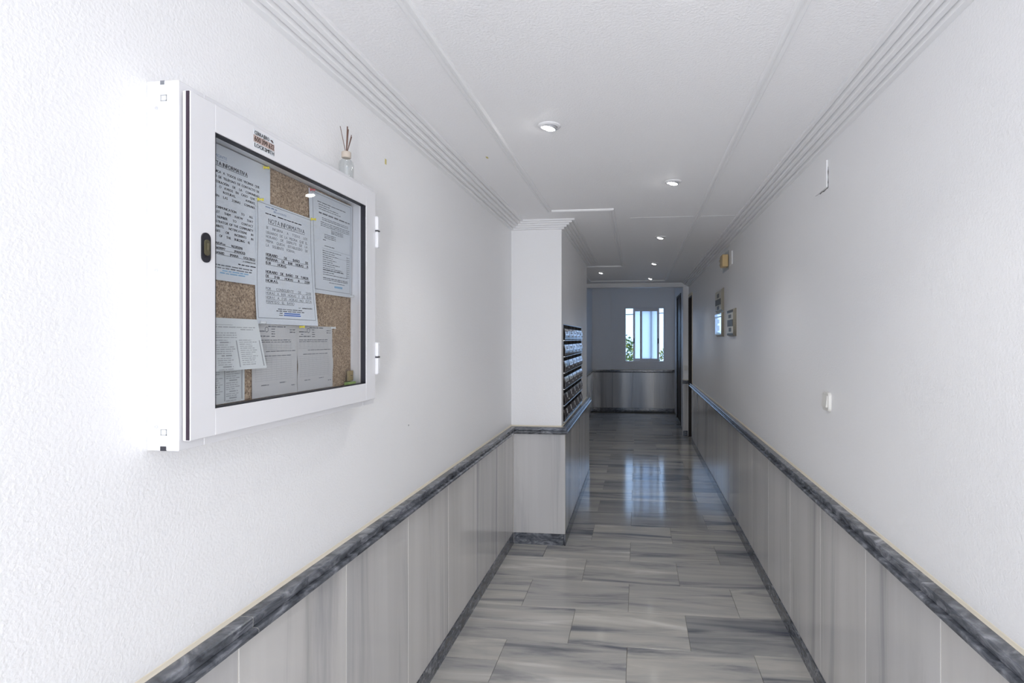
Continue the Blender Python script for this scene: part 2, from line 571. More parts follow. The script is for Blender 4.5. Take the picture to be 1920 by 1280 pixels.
# street end behind the photographer: wall with an open doorway
we = MB()
we.box(XL, -0.78, Y0 - 0.1, Y0, 0, ZC); we.box(0.68, XR, Y0 - 0.1, Y0, 0, ZC); we.box(-0.78, 0.68, Y0 - 0.1, Y0, 2.25, ZC)
struct('wall_entrance', we, 'wall', 'street end wall with an open doorway, behind the viewpoint', 'wall')

# ---- wainscot panels
def face_boxes(axis, face, back, a0, a1, z0, z1, bev=0.0012):
    if axis == 'x':
        return MB().box(face, back, a0, a1, z0, z1, bev)
    return MB().box(a0, a1, face, back, z0, z1, bev)

def wainscot(parent, axis, face, back, joints, z0=0.085, z1=CAP - 0.022, grout=True):
    sgn = 1 if face > back else -1
    for a0, a1 in zip(joints[:-1], joints[1:]):
        put('panel', face_boxes(axis, face, back + sgn * 0.001, a0 + 0.0013, a1 - 0.0013, z0 + 0.001, z1), 'panel', parent)
    if grout:
        f2 = face - sgn * 0.0012
        put('grout_line', face_boxes(axis, f2, back + sgn * 0.0005, joints[0], joints[-1], z0, z1 - 0.002, 0), 'grout', parent)

LJ = [1.180 + PITCH * k for k in range(-7, 6)] + [PY0 - 0.016]
wainscot(wall_left, 'x', -0.932, XL, [Y0] + LJ[0:])
wainscot(wall_left, 'x', -0.932, XL, [PY1 + 0.02 + PITCH * k for k in range(0, 12)] + [YE - 0.01])
RJ = [1.540 + 0.4755 * k for k in range(-8, 14)] + [DY0 - 0.02]
wainscot(wall_right, 'x', 0.796, XR, [Y0] + RJ)
wainscot(wall_pillar, 'y', PY0 - 0.016, PY0, [-0.931, -0.5375])
wainscot(wall_pillar, 'x', -0.538, PX, [PY0 + 0.0006] + [PY0 + 0.0006 + PITCH * k for k in range(1, 5)] + [PY1 + 0.01])
wainscot(wall_back, 'y', YE - 0.024, YE, [-0.93, -0.508, -0.094, 0.343, 0.765])
wainscot(wall_hall, 'y', YH - 0.016, YH, [0.722, 0.796])

# ---- marble capping rail: profile (offset from the plaster, z)
RAIL = [(0.0, CAP), (0.038, CAP), (0.041, CAP - 0.003), (0.041, CAP - 0.022), (0.039, CAP - 0.025), (0.051, CAP - 0.025), (0.056, CAP - 0.029),
        (0.056, CAP - 0.037), (0.049, CAP - 0.042), (0.042, CAP - 0.045), (0.036, CAP - 0.052), (0.024, CAP - 0.056), (0.0, CAP - 0.056)]

def sweep_seg(p0, p1, nrm, prof, m0=0.0, m1=0.0):
    """profile along p0->p1, offset along nrm; m0, m1: mitre (length change per unit offset at the ends)"""
    p0, p1, nrm = Vector((*p0, 0)), Vector((*p1, 0)), Vector((*nrm, 0))
    d = (p1 - p0).normalized()
    V = []
    for (o, z) in prof:
        a = p0 + nrm * o + d * (o * m0)
        V.append((a.x, a.y, z))
    for (o, z) in prof:
        b = p1 + nrm * o + d * (o * m1)
        V.append((b.x, b.y, z))
    n = len(prof)
    F = [(i, (i + 1) % n, n + (i + 1) % n, n + i) for i in range(n)]
    F += [tuple(range(n))[::-1], tuple(range(n, 2 * n))]
    return MB().add(V, F)

def rail(parent, p0, p1, nrm, cuts, m0=0.0, m1=0.0):
    """pieces of rail between the cuts (distances along p0->p1)"""
    P0, P1 = Vector((*p0, 0)), Vector((*p1, 0))
    d = (P1 - P0).normalized(); Ln = (P1 - P0).length
    cs = [0.0] + [c for c in cuts if 0.03 < c < Ln - 0.03] + [Ln]
    for i in range(len(cs) - 1):
        g0 = 0.0009 if i > 0 else 0; g1 = 0.0009 if i < len(cs) - 2 else 0
        a, b = P0 + d * (cs[i] + g0), P0 + d * (cs[i + 1] - g1)
        put('rail_piece', sweep_seg((a.x, a.y), (b.x, b.y), nrm, RAIL, m0 if i == 0 else 0, m1 if i == len(cs) - 2 else 0), 'dark', parent)
        if i > 0:
            g = P0 + d * cs[i]
            pr = [(max(0, o - 0.0008), z - 0.0006 if z > CAP - 0.03 else z + 0.0006) for o, z in RAIL]
            put('joint', sweep_seg(((g - d * 0.0009).x, (g - d * 0.0009).y), ((g + d * 0.0009).x, (g + d * 0.0009).y), nrm, pr), 'grout', parent)
    # the bead of cream sealant where the rail meets the plaster
    pr = [(0, CAP - 0.001), (0.007, CAP - 0.001), (0.004, CAP + 0.003), (0.0015, CAP + 0.008), (0, CAP + 0.009)]
    put('sealant_line', sweep_seg(p0, p1, nrm, pr, m0, m1), 'sealant', parent)

rail(wall_left, (XL, Y0), (XL, PY0), (1, 0), [1.202 - Y0 + 0.957 * k for k in range(-3, 4)], 0, -1)
rail(wall_pillar, (XL, PY0), (PX, PY0), (0, -1), [0.365], 1, 1)
rail(wall_pillar, (PX, PY0), (PX, PY1), (1, 0), [0.957, 1.914], -1, 0.0)
rail(wall_left, (XL, PY1 + 0.001), (XL, YE - 0.0), (1, 0), [0.957 * k for k in range(1, 6)], 0, -1)
rail(wall_right, (XR, Y0), (XR, DY0 - 0.02), (-1, 0), [1.585 - Y0 + 0.963 * k for k in range(-4, 10)])
rail(wall_back, (XL, YE), (0.775, YE), (0, -1), [0.84], 1, -1)
rail(wall_hall, (0.722, YH), (XR, YH), (0, -1), [], -0.3, 0)

# ---- dark marble skirting
def skirting(name, runs, label):
    e = thing(name, label, 'baseboard', (0, 0, 0), kind='structure')
    for axis, face, back, js in runs:
        for a0, a1 in zip(js[:-1], js[1:]):
            put('baseboard_piece', face_boxes(axis, face, back, a0 + 0.0008, a1 - 0.0008, -0.004, 0.085, 0.0015), 'dark', e)
    return e
skirting('baseboard_left', [('x', -0.927, XL + 0.001, [Y0 + 0.96 * k for k in range(7)] + [PY0 - 0.021]),
                            ('x', -0.927, XL + 0.001, [PY1 + 0.02 + 0.9 * k for k in range(6)] + [YE - 0.03])],
         'dark marble skirting along the left wall under the pale panels')
skirting('baseboard_pillar', [('y', PY0 - 0.021, PY0 - 0.001, [-0.926, -0.548]), ('y', PY0 - 0.021, PY0 - 0.001, [-0.546, -0.5325]),
                              ('x', -0.5325, PX + 0.001, [PY0, PY0 + 0.96, PY0 + 1.92, PY1 + 0.012])],
         'dark marble skirting around the mailbox block')
skirting('baseboard_right', [('x', 0.791, XR - 0.001, [Y0 + 0.957 * k for k in range(12)] + [DY0 - 0.02]),
                             ('y', YH - 0.021, YH - 0.001, [0.722, 0.796])],
         'dark marble skirting along the right wall under the pale panels')
skirting('baseboard_back', [('y', YE - 0.030, YE - 0.001, [-0.926, -0.08, 0.772])],
         'dark shiny marble skirting of the end wall under the window')

# ---- stepped cornice
def cornice_profile():
    pr = [(0.0, ZB)]
    o, z = 0.020, ZB
    pr.append((o, z))
    st = (ZC - ZB) / 5.0
    for i in range(5):
        z += st
        pr.append((o + 0.002, z - st + 0.002))
        if i < 4:
            pr += [(o + 0.002, z + 0.007), (o + 0.0075, z + 0.007), (o + 0.0075, z)]  # grooves added to deepen the shade line above each step
        else:
            pr.append((o + 0.002, z))
        o += 0.0225
        if i < 4:
            pr.append((o, z))
    pr.append((0.0, ZC + 0.001))
    return pr
CP = cornice_profile()
corn = [((XL, Y0), (XL, PY0), (1, 0), 0, -1, 'left wall, near the notice case'),
        ((XL, PY0), (PX, PY0), (0, -1), 1, 1, 'front of the mailbox block'),
        ((PX, PY0), (PX, PY1), (1, 0), -1, 1, 'side of the mailbox block above the mailboxes'),
        ((PX, PY1), (XL, PY1), (0, 1), -1, -1, 'hidden back of the mailbox block'),
        ((XL, PY1), (XL, YH), (1, 0), 1, -1, 'left wall past the mailbox block'),
        ((XL, YH), (XR, YH), (0, -1), 1, -1, 'lintel before the end hall'),
        ((XR, Y0), (XR, 3.975), (-1, 0), 0, 0, 'right wall, nearer length before the seam'),
        ((XR, 3.981), (XR, YH), (-1, 0), 0, -1, 'right wall, farther length past the seam')]
for i, (a, b, n, m0, m1, lab) in enumerate(corn):
    struct('trim_%d' % (i + 1), sweep_seg(a, b, n, CP, m0, m1), 'mould', 'white stepped plaster cornice on the ' + lab, 'cornice')
put('joint', sweep_seg((XR, 3.974), (XR, 3.982), (-1, 0), [(o + 0.001, z - 0.001) for o, z in CP]), 'white', bpy.data.objects['trim_8'])

# ---- flat moulding that frames the middle of the ceiling
MPROF = [(-0.018, ZC + 0.001), (-0.018, ZC - 0.007), (-0.013, ZC - 0.011), (-0.005, ZC - 0.011), (-0.002, ZC - 0.007), (0.002, ZC - 0.007),
         (0.005, ZC - 0.012), (0.013, ZC - 0.012), (0.018, ZC - 0.007), (0.018, ZC + 0.001)]
path = [(-0.600, Y0 + 0.1), (-0.600, 3.69), (-0.176, 3.69), (-0.176, 6.60), (-0.725, 6.60), (-0.725, 8.30), (0.428, 8.30), (0.428, Y0 + 0.1)]
labs = ['long left strip above the notice case', 'short cross strip before the mailbox block', 'strip along the mailbox block',
        'cross strip behind the mailbox block', 'short left strip near the lintel', 'far cross strip along the lintel', 'long right strip beside the downlights']
for i in range(len(path) - 1):
    a, b = Vector(path[i]), Vector(path[i + 1])
    d = (b - a).normalized(); n = Vector((d.y, -d.x))
    def mit(dp, dn):
        cr = dp.x * dn.y - dp.y * dn.x
        return 0.0 if abs(cr) < 0.5 else (1.0 if cr > 0 else -1.0)
    m0 = m1 = 0.0
    if i > 0:
        m0 = -mit((a - Vector(path[i - 1])).normalized(), d)
    if i < len(path) - 2:
        m1 = mit(d, (Vector(path[i + 2]) - b).normalized())
    struct('trim_%d' % (i + 9), sweep_seg(a, b, n, MPROF, m0, m1), 'mould', 'thin white ceiling moulding, ' + labs[i], 'moulding')

# ---- window at the end of the hall
win = thing('window_1', 'white sliding window at the end of the hall, both sashes slid to the middle', 'window', (0.15, YE, WZ0), kind='structure')
fr = MB()
fy0, fy1 = YE - 0.012, YE + 0.09
fr.box(WX0 - 0.012, WX0 + 0.018, fy0, fy1, WZ0 - 0.01, WZ1 + 0.01, 0.002); fr.box(WX1 - 0.02, WX1 + 0.012, fy0, fy1, WZ0 - 0.01, WZ1 + 0.01, 0.002)
fr.box(WX0 + 0.018, WX1 - 0.02, fy0, fy1, WZ0 - 0.01, WZ0 + 0.026, 0.002); fr.box(WX0 + 0.018, WX1 - 0.02, fy0, fy1, WZ1 - 0.025, WZ1 + 0.01, 0.002)
put('window_frame', fr, 'white', win)
def sash(x0, x1, y, wl_, wr_):
    z0, z1 = WZ0 + 0.027, WZ1 - 0.026
    m = MB()
    m.box(x0, x0 + wl_, y, y + 0.03, z0, z1, 0.002); m.box(x1 - wr_, x1, y, y + 0.03, z0, z1, 0.002)
    m.box(x0 + wl_, x1 - wr_, y, y + 0.03, z0, z0 + 0.05, 0.002); m.box(x0 + wl_, x1 - wr_, y, y + 0.03, z1 - 0.058, z1, 0.002)
    s = put('sash', m, 'white', win)
    put('pane', MB().box(x0 + wl_, x1 - wr_, y + 0.012, y + 0.016, z0 + 0.05, z1 - 0.058), 'frost', s)
    return s
sa = sash(-0.089, 0.311, YE + 0.040, 0.040, 0.043)
sb = sash(0.055, 0.456, YE + 0.005, 0.045, 0.042)
put('handle', MB().box(-0.078, -0.060, YE + 0.018, YE + 0.040, 1.44, 1.55, 0.004), 'rubber', sa)
put('handle', MB().box(0.426, 0.444, YE - 0.017, YE + 0.005, 1.44, 1.55, 0.004), 'rubber', sb)

# ---- doors
d1 = thing('door_1', 'dark wooden door recessed in the right wall where the wainscot ends', 'door', (0.88, 8.47, 0), kind='structure')
put('door_leaf', MB().box(0.875, 0.915, DY0 + 0.02, DY1 - 0.02, 0.004, DZ - 0.02, 0.002), 'wood_dark', d1)
dj = MB()
dj.box(0.800, 0.93, DY0 - 0.001, DY0 + 0.02, 0, DZ, 0.002); dj.box(0.800, 0.93, DY1 - 0.02, DY1 + 0.001, 0, DZ, 0.002); dj.box(0.800, 0.93, DY0 + 0.02, DY1 - 0.02, DZ - 0.02, DZ + 0.001, 0.002)
put('door_frame', dj, 'wood_dark', d1)
dt = MB()
dt.box(0.802, XR, DY0 - 0.024, DY0 - 0.002, 0.0, DZ + 0.03, 0.001); dt.box(0.802, XR, DY0 - 0.002, DY1, DZ, DZ + 0.03, 0.001)
dt.box(0.797, XR, DY0 - 0.002, DY1, DZ + 0.03, DZ + 0.045, 0.001)
put('door_trim', dt, 'sealant', d1, label='cream trim around the dark door')
d2 = thing('door_2', 'black looking door in the right wall of the end hall', 'door', (0.80, 10.35, 0), kind='structure')
put('door_leaf', MB().box(0.785, 0.825, 9.88, 10.82, 0.004, 2.33, 0.002), 'wood_dark', d2)
dj = MB()
dj.box(0.765, 0.84, 9.85, 9.88, 0, 2.36, 0.002); dj.box(0.765, 0.84, 10.82, 10.85, 0, 2.36, 0.002); dj.box(0.765, 0.84, 9.88, 10.82, 2.33, 2.36, 0.002)
put('door_frame', dj, 'wood_dark', d2)

# ------------------------------------------------------------------ notice case
CX, CY0, CY1, CZ0, CZ1, CF = XL, 0.958, 1.745, 1.331, 2.051, -0.883
case = thing('notice_case', 'white metal notice case with glazed door on the left wall', 'notice board', (XL, 1.35, CZ0))
def profile_bar(b): return b
put('side_profile', MB().box(XL + 0.0005, CF, CY0, CY0 + 0.062, CZ0, CZ1, 0.0015), 'white', case)
put('side_profile', MB().box(XL + 0.0005, CF, CY1 - 0.075, CY1, CZ0, CZ1, 0.0015), 'white', case)
put('top_profile', MB().box(XL + 0.0005, CF, CY0 + 0.0622, CY1 - 0.0752, CZ1 - 0.069, CZ1, 0.0015), 'white', case)
put('bottom_profile', MB().box(XL + 0.0005, CF, CY0 + 0.0622, CY1 - 0.0752, CZ0, CZ0 + 0.070, 0.0015), 'white', case)
CK = -0.924
put('cork_panel', MB().box(XL + 0.001, CK, CY0 + 0.063, CY1 - 0.076, CZ0 + 0.071, CZ1 - 0.070), 'cork', case)
# profile slot, notches and screws on the near side
sl = MB()
sl.box(-0.921, -0.9195, CY0 - 0.0006, CY0 + 0.001, CZ0 + 0.045, CZ1 - 0.045)
put('profile_seam', sl, 'white_in', case)
for z in (CZ0 + 0.030, CZ1 - 0.040):
    nt_ = MB()
    nt_.box(-0.921, -0.908, CY0 - 0.0008, CY0 + 0.001, z, z + 0.0016); nt_.box(-0.921, -0.9196, CY0 - 0.0008, CY0 + 0.001, z, z + 0.012)
    nt_.box(-0.9094, -0.908, CY0 - 0.0008, CY0 + 0.001, z, z + 0.012); nt_.box(-0.921, -0.908, CY0 - 0.0008, CY0 + 0.001, z + 0.0105, z + 0.012)
    put('notch', nt_, 'ink_pale', case)
put('drain_slot', MB().box(-0.922, -0.909, CY0 - 0.0008, CY0 + 0.002, CZ0, CZ0 + 0.009, 0.0005), 'ink', case)
put('drain_slot', MB().box(-0.922, -0.913, CY0 - 0.0008, CY0 + 0.002, CZ1 - 0.008, CZ1, 0.0005), 'ink_mid', case)
for z in (1.998, 1.682, 1.378):
    put('screw', MB().lathe([(0.0, -0.0025), (0.0032, -0.002), (0.0038, 0.001)], (-0.930, CY0, z), 'y', 10, 'alu'), None, case)
# door
DX0, DX1 = -0.879, -0.862
dy0, dy1, dz0, dz1 = 0.962, 1.714, 1.350, 2.032
oy0, oy1, oz0, oz1 = 1.027, 1.652, 1.406, 1.974
dm = MB()
B = 0.0018
dm.box(DX0, DX1, dy0, oy0, dz0, dz1, B); dm.box(DX0, DX1, oy1, dy1, dz0, dz1, B)
dm.box(DX0, DX1, oy0 - 0.002, oy1 + 0.002, oz1, dz1, B); dm.box(DX0, DX1, oy0 - 0.002, oy1 + 0.002, dz0, oz0, B)
cdoor = put('door', dm, 'white', case)
gk = MB()
gx0, gx1 = -0.8795, -0.8635
gk.box(gx0, gx1, oy0 - 0.001, oy0 + 0.0022, oz0, oz1); gk.box(gx0, gx1, oy1 - 0.0022, oy1 + 0.001, oz0, oz1)
gk.box(gx0, gx1, oy0, oy1, oz1 - 0.0022, oz1 + 0.001); gk.box(gx0, gx1, oy0, oy1, oz0 - 0.001, oz0 + 0.0022)
put('gasket', gk, 'rubber', cdoor)
put('glass_pane', MB().box(-0.8845, -0.8835, oy0 + 0.002, oy1 - 0.002, oz0 + 0.002, oz1 - 0.002), 'glass', cdoor)
eg = MB()
eg.box(-0.8835, DX0, dy0 + 0.006, dy0 + 0.012, dz0 + 0.001, dz1 - 0.001); eg.box(-0.8835, DX0, dy0 + 0.01, dy1 - 0.01, dz0 + 0.001, dz0 + 0.008)
eg.box(-0.8700, DX1 - 0.001, dy0 - 0.0012, dy0 - 0.0001, dz0 + 0.002, dz1 - 0.002)
put('edge_shade', eg, 'gap', cdoor)  # dark strips paint the shade along the door edge
# lock: recessed black oval plate with a turn
def stadium(y, z, hw, hh, x0, x1, n=10):
    V = []
    for x, k in ((x0, 1.0), (x1, 1.0)):
        for i in range(2 * n):
            t = math.pi * i / (n - 1) if i < n else math.pi + math.pi * (i - n) / (n - 1)
            cz = z + (hh - hw) * (1 if i < n else -1)
            V.append((x, y + hw * math.cos(t) * k, cz + hw * math.sin(t) * k))
    m = 2 * n
    F = [(i, (i + 1) % m, m + (i + 1) % m, m + i) for i in range(m)] + [tuple(range(m))[::-1], tuple(range(m, 2 * m))]
    return V, F
lk = MB(); V, F = stadium(1.0, 1.732, 0.0115, 0.030, DX1 - 0.001, DX1 + 0.0025); lk.add(V, F)
put('lock', lk, 'rubber', cdoor, label='black oval lock plate')
kn = MB(); V, F = stadium(1.0, 1.732, 0.0062, 0.016, DX1 + 0.002, DX1 + 0.005); kn.add(V, F)
kn.box(DX1 + 0.004, DX1 + 0.0085, 0.9975, 1.0025, 1.725, 1.741, 0.001)
put('lock_turn', kn, 'olive', cdoor)
# locksmith sticker
sy0, sy1, sz0, sz1 = 1.138, 1.208, 1.983, 2.024
put('sticker', MB().box(DX1 - 0.0005, DX1 + 0.0004, sy0, sy1, sz0, sz1), 'paper', cdoor, label='white locksmith sticker with a pinkish number band')
def M_rose(): return simple('rose_band', (0.52, 0.40, 0.36), 0.5)
M['rose'] = M_rose()
M['brown_ink'] = simple('brown_ink', (0.06, 0.03, 0.025), 0.6)
put('sticker_band', MB().box(DX1, DX1 + 0.0007, sy0, sy1, sz0 + 0.0125, sz0 + 0.0285), 'rose', cdoor)
on_door = lambda s, z: (DX1 + 0.0011, s, z)
p = Print(); p.line('CERRAJERO', sy0 + 0.002, sy1 - 0.019, sz1 - 0.0108, 0.0120, 'just', sx=0.8, bold=0.05); p.line('LOCKSMITH', sy0 + 0.002, sy1 - 0.002, sz0 + 0.0018, 0.0125, 'just', bold=0.05)
p.put('sticker_lettering', 'ink', cdoor, on_door)
p = Print(); p.line('600 399 632', sy0 + 0.002, sy1 - 0.002, sz0 + 0.0150, 0.0165, 'just', bold=0.04)
p.bar(sy1 - 0.014, sy1 - 0.006, sz1 - 0.008, sz1 - 0.005); p.bar(sy1 - 0.010, sy1 - 0.004, sz1 - 0.010, sz1 - 0.008)
p.put('sticker_number', 'brown_ink', cdoor, on_door)
# hinges on the far edge
for z0, z1 in ((1.850, 1.955), (1.430, 1.537)):
    zm = (z0 + z1) / 2 + 0.004
    h = MB()
    h.box(-0.868, -0.854, dy1 + 0.0005, dy1 + 0.018, z0, zm - 0.0015, 0.003); h.box(-0.868, -0.854, dy1 + 0.0005, dy1 + 0.018, zm + 0.0015, z1, 0.003)
    h.box(CF - 0.001, -0.866, dy1 + 0.003, dy1 + 0.016, z0 + 0.004, z1 - 0.004)
    hg = put('hinge', h, 'white', case)
    put('hinge_washer', MB().box(-0.8665, -0.8545, dy1 + 0.001, dy1 + 0.0175, zm - 0.0016, zm + 0.0016), 'rubber', hg)

# ---- sheets on the cork.  sheet coordinates: s along the corridor, z up
def sheet(name, label, y0, y1, z0, z1, x, warpf=None, mat='paper', cat='notice', border=None, group=None):
    wf_ = warpf or (lambda u, t: 0.0)
    def surf(s, z, off=0.0):
        u = (s - y0) / (y1 - y0); t = (z1 - z) / (z1 - z0)
        r = wf_(u, t)
        dx, dy = r if isinstance(r, tuple) else (r, 0.0)
        return (x + dx + off, s + dy, z)
    mb = MB()
    mb.grid(lambda u, v: surf(y0 + (y1 - y0) * u, z0 + (z1 - z0) * v, 0.0004), 10, 12)
    mb.grid(lambda u, v: surf(y0 + (y1 - y0) * u, z0 + (z1 - z0) * v, 0.0), 10, 12)
    o = put(name, mb, mat, None, smooth=True, loc=surf((y0 + y1) / 2, z1))
    o['label'] = label; o['category'] = cat
    if group: o['group'] = group
    w = lambda s, z: surf(s, z, 0.0009)
    if border:
        by0, by1, bz0, bz1 = border
        p = Print(); t = 0.0011
        p.bar(by0, by1, bz0, bz0 + t); p.bar(by0, by1, bz1 - t, bz1); p.vbar(by0, bz0, bz1, t); p.vbar(by1, bz0, bz1, t)
        p.put('border_line', 'ink_mid', o, w)
    return o, w

X1 = CK + 0.0015
# left notice
shL, wL = sheet('notice_sheet', 'bilingual contact notice pinned at the left of the cork, half hidden by the door stile', 1.062, 1.277, 1.679, 1.980, X1,
                lambda u, t: 0.002 * t * t)
p = Print()
a, b = 1.072, 1.236
p.line('NOTA INFORMATIVA', 1.080, 1.196, 1.934, 0.0128, 'just', bold=0.05, ul=True)
p.put('title_text', 'ink', shL, wL); p = Print()
for txt, z in (('COMUNICA A TODOS LOS VECINOS QUE', 1.917), ('CAMBIO DE TELÉFONO DE CONTACTO DE', 1.9055), ('ADMINISTRACIÓN DE LA COMUNIDAD', 1.894),
               ('PARTES O AVISOS EN CASO QUE', 1.884), ('POR ROTURAS, AVERÍAS', 1.874), ('PAS EN LAS ZONAS COMUNES', 1.863)):
    p.line(txt, a, b - (0.016 if z < 1.89 else 0.0), z, 0.0078, 'just', bold=0.05)
p.line('DOS:', a + 0.008, None, 1.852, 0.0078, bold=0.05)
for txt, z in (('IN COMMUNICATION TO ALL', 1.838), ('TO LET THEM KNOW THAT', 1.8275), ('THE NUMBER TO CONTACT', 1.8165), ('ADMINISTRATOR OF THE COMMUNITY', 1.806),
               ('COMPLAINTS, NOTIFICATIONS IN', 1.796), ('LEAKAGES OR INCIDENTS IN', 1.7855)):
    p.line(txt, a, 1.214, z, 0.0078, 'just', bold=0.05)
p.line('AREAS OF THE BUILDING IS:', a, 1.203, 1.775, 0.0078, 'just', bold=0.05)
p.put('printed_text', 'ink', shL, wL); p = Print()
p.line('TELÉFONO/Fax: 965305046', a - 0.002, 1.178, 1.758, 0.0080, 'just', bold=0.07, ul=True)
p.line('630659097 (MANOLI)', a + 0.016, 1.186, 1.7475, 0.0080, 'just', bold=0.07, ul=True)
p.line('636436012 (MARIA DOLORES)', a + 0.016, 1.219, 1.737, 0.0080, 'just', bold=0.07, ul=True)
p.line('LA ADMINISTRACIÓN', 1.179, 1.223, 1.729, 0.0050, 'just', bold=0.05)
p.greek(1.164, 1.222, 1.7205, 0.0036)
p.put('telephone_text', 'ink', shL, wL)
p = Print(); p.greek(1.076, 1.210, 1.7115, 0.0036); p.greek(1.076, 1.208, 1.7055, 0.0036); p.put('footer_lines', 'ink_mid', shL, wL)
p = Print(); p.greek(1.115, 1.197, 1.7000, 0.0036); p.greek(1.108, 1.188, 1.6945, 0.0036); p.put('address_lines', 'ink_sky', shL, wL)
p = Print(); p.line('BELAMONTE', 1.070, 1.131, 1.951, 0.0095, 'just'); p.bar(1.072, 1.133, 1.9468, 1.9475); p.put('letterhead', 'logo_blue', shL, wL)

# centre notice, lower right corner curling off the board
X2 = CK + 0.0035
shC, wC = sheet('notice_sheet', 'swimming pool hours notice with black border in the middle of the cork', 1.221, 1.452, 1.585, 1.889, X2,
                lambda u, t: 0.003 * t * t + 0.016 * (u ** 3) * (t ** 2) + 0.002 * math.sin(t * 7) * (1 - u) ** 4, border=(1.227, 1.444, 1.600, 1.885))
a, b = 1.257, 1.428
p = Print()
p.line('NOTA INFORMATIVA', 1.266, 1.416, 1.8395, 0.0165, 'just', bold=0.02, ul=True)
p.put('title_text', 'ink_mid', shC, wC); p = Print()
for txt, z in (('SE INFORMA A TODOS LOS', 1.8235), ('USUARIOS DE LA PISCINA QUE EL', 1.8115), ('HORARIO DE DISFRUTE DE LA', 1.8010), ('MISMA QUEDA ESTABLECIDO DE', 1.7900)):
    p.line(txt, a, b, z, 0.0098, 'just')
p.line('LA SIGUIENTE FORMA:', a, 1.372, 1.779, 0.0098, 'just')
p.put('printed_text', 'ink_mid', shC, wC)
p = Print()
p.line('HORARIO DE BAÑO DE', a, b, 1.7565, 0.0100, 'just', bold=0.08, ul=True); p.line('MAÑANA: DE 8:00 HORAS A', a, b, 1.7460, 0.0100, 'just', bold=0.08, ul=True)
p.line('15:30 HORAS.', a, 1.336, 1.7355, 0.0100, 'just', bold=0.08, ul=True)
p.put('morning_hours_text', 'ink', shC, wC); p = Print()
p.line('HORARIO DE BAÑO DE TARDE:', a, b, 1.7135, 0.0100, 'just', bold=0.08, ul=True); p.line('DE 17:00 HORAS A 23:00', a, b + 0.003, 1.7025, 0.0100, 'just', bold=0.08, ul=True)
p.line('HORAS.', a, 1.302, 1.6915, 0.0100, 'just', bold=0.08, ul=True)
p.put('afternoon_hours_text', 'ink', shC, wC); p = Print()
p.line('LA ADMINISTRACIÓN', 1.382, 1.434, 1.6305, 0.0048, 'just', bold=0.06)
p.greek(1.255, 1.295, 1.8605, 0.0034); p.greek(1.303, 1.403, 1.8605, 0.0034)
p.put('signature_text', 'ink', shC, wC)
p = Print()
for txt, z in (('POR CONSIGUIENTE DE 23:00', 1.6712), ('HORAS A 8:00 HORAS Y DE 15:30', 1.6602), ('HORAS A 17:00 HORAS NO ESTA', 1.6492)):
    p.line(txt, a, b + 0.006, z, 0.0100, 'just', ul=True)
p.line('PERMITIDO EL BAÑO', a, 1.364, 1.6385, 0.0100, 'just', ul=True)
p.greek(1.300, 1.395, 1.6240, 0.0034); p.greek(1.294, 1.402, 1.6190, 0.0034); p.greek(1.306, 1.318, 1.6135, 0.0034); p.greek(1.304, 1.318, 1.6085, 0.0034)
p.put('thin_text', 'ink_mid', shC, wC)
p = Print(); p.bar(1.324, 1.386, 1.6133, 1.6163); p.bar(1.322, 1.388, 1.6083, 1.6113); p.put('address_lines', 'ink_blue', shC, wC)
p = Print(); p.greek(1.256, 1.300, 1.8770, 0.0044); p.line('BELAMONTE', 1.287, 1.337, 1.8695, 0.0068, 'just'); p.put('letterhead', 'logo_blue', shC, wC)

# right notice
shR, wR = sheet('notice_sheet', 'typed notice in small print with black border at the right of the cork', 1.436, 1.665, 1.681, 1.975, X1,
                lambda u, t: (0.002 + 0.004 * u * u * (1 - t), 0.016 * t * (1 - u)), border=(1.453, 1.655, 1.692, 1.970))
p = Print()
p.greek(1.476, 1.625, 1.9465, 0.0038); p.greek(1.482, 1.540, 1.9395, 0.0032); p.greek(1.482, 1.585, 1.933, 0.0032); p.greek(1.482, 1.600, 1.927, 0.0032)
p.greek(1.482, 1.650, 1.9145, 0.0058)
for z in (1.903, 1.898): p.greek(1.498, 1.640, z, 0.0030)
for z in (1.890, 1.885, 1.880): p.greek(1.490, 1.648, z, 0.0030)
for z in (1.874, 1.8695, 1.865): p.greek(1.545, 1.612, z, 0.0030)
for z in (1.857, 1.852, 1.847): p.greek(1.508, 1.570, z, 0.0030)
p.greek(1.500, 1.516, 1.840, 0.0030)
p.greek(1.508, 1.562, 1.823, 0.0034)
for k in range(11):
    p.greek(1.497, 1.497 + random.uniform(0.05, 0.12), 1.808 - 0.0063 * k, 0.0030); p.greek(1.632, 1.650, 1.804 - 0.0063 * k, 0.0026)
p.greek(1.497, 1.612, 1.7520, 0.0042); p.greek(1.497, 1.638, 1.7385, 0.0030); p.greek(1.497, 1.640, 1.728, 0.0036); p.greek(1.497, 1.640, 1.7235, 0.003)
p.greek(1.530, 1.622, 1.716, 0.0028)
p.bar(1.497, 1.655, 1.8155, 1.8160); p.bar(1.497, 1.655, 1.7955, 1.7960)
p.put('printed_text', 'ink_mid', shR, wR)
p = Print(); p.bar(1.560, 1.608, 1.7035, 1.7095); p.put('address_lines', 'ink_sky', shR, wR)

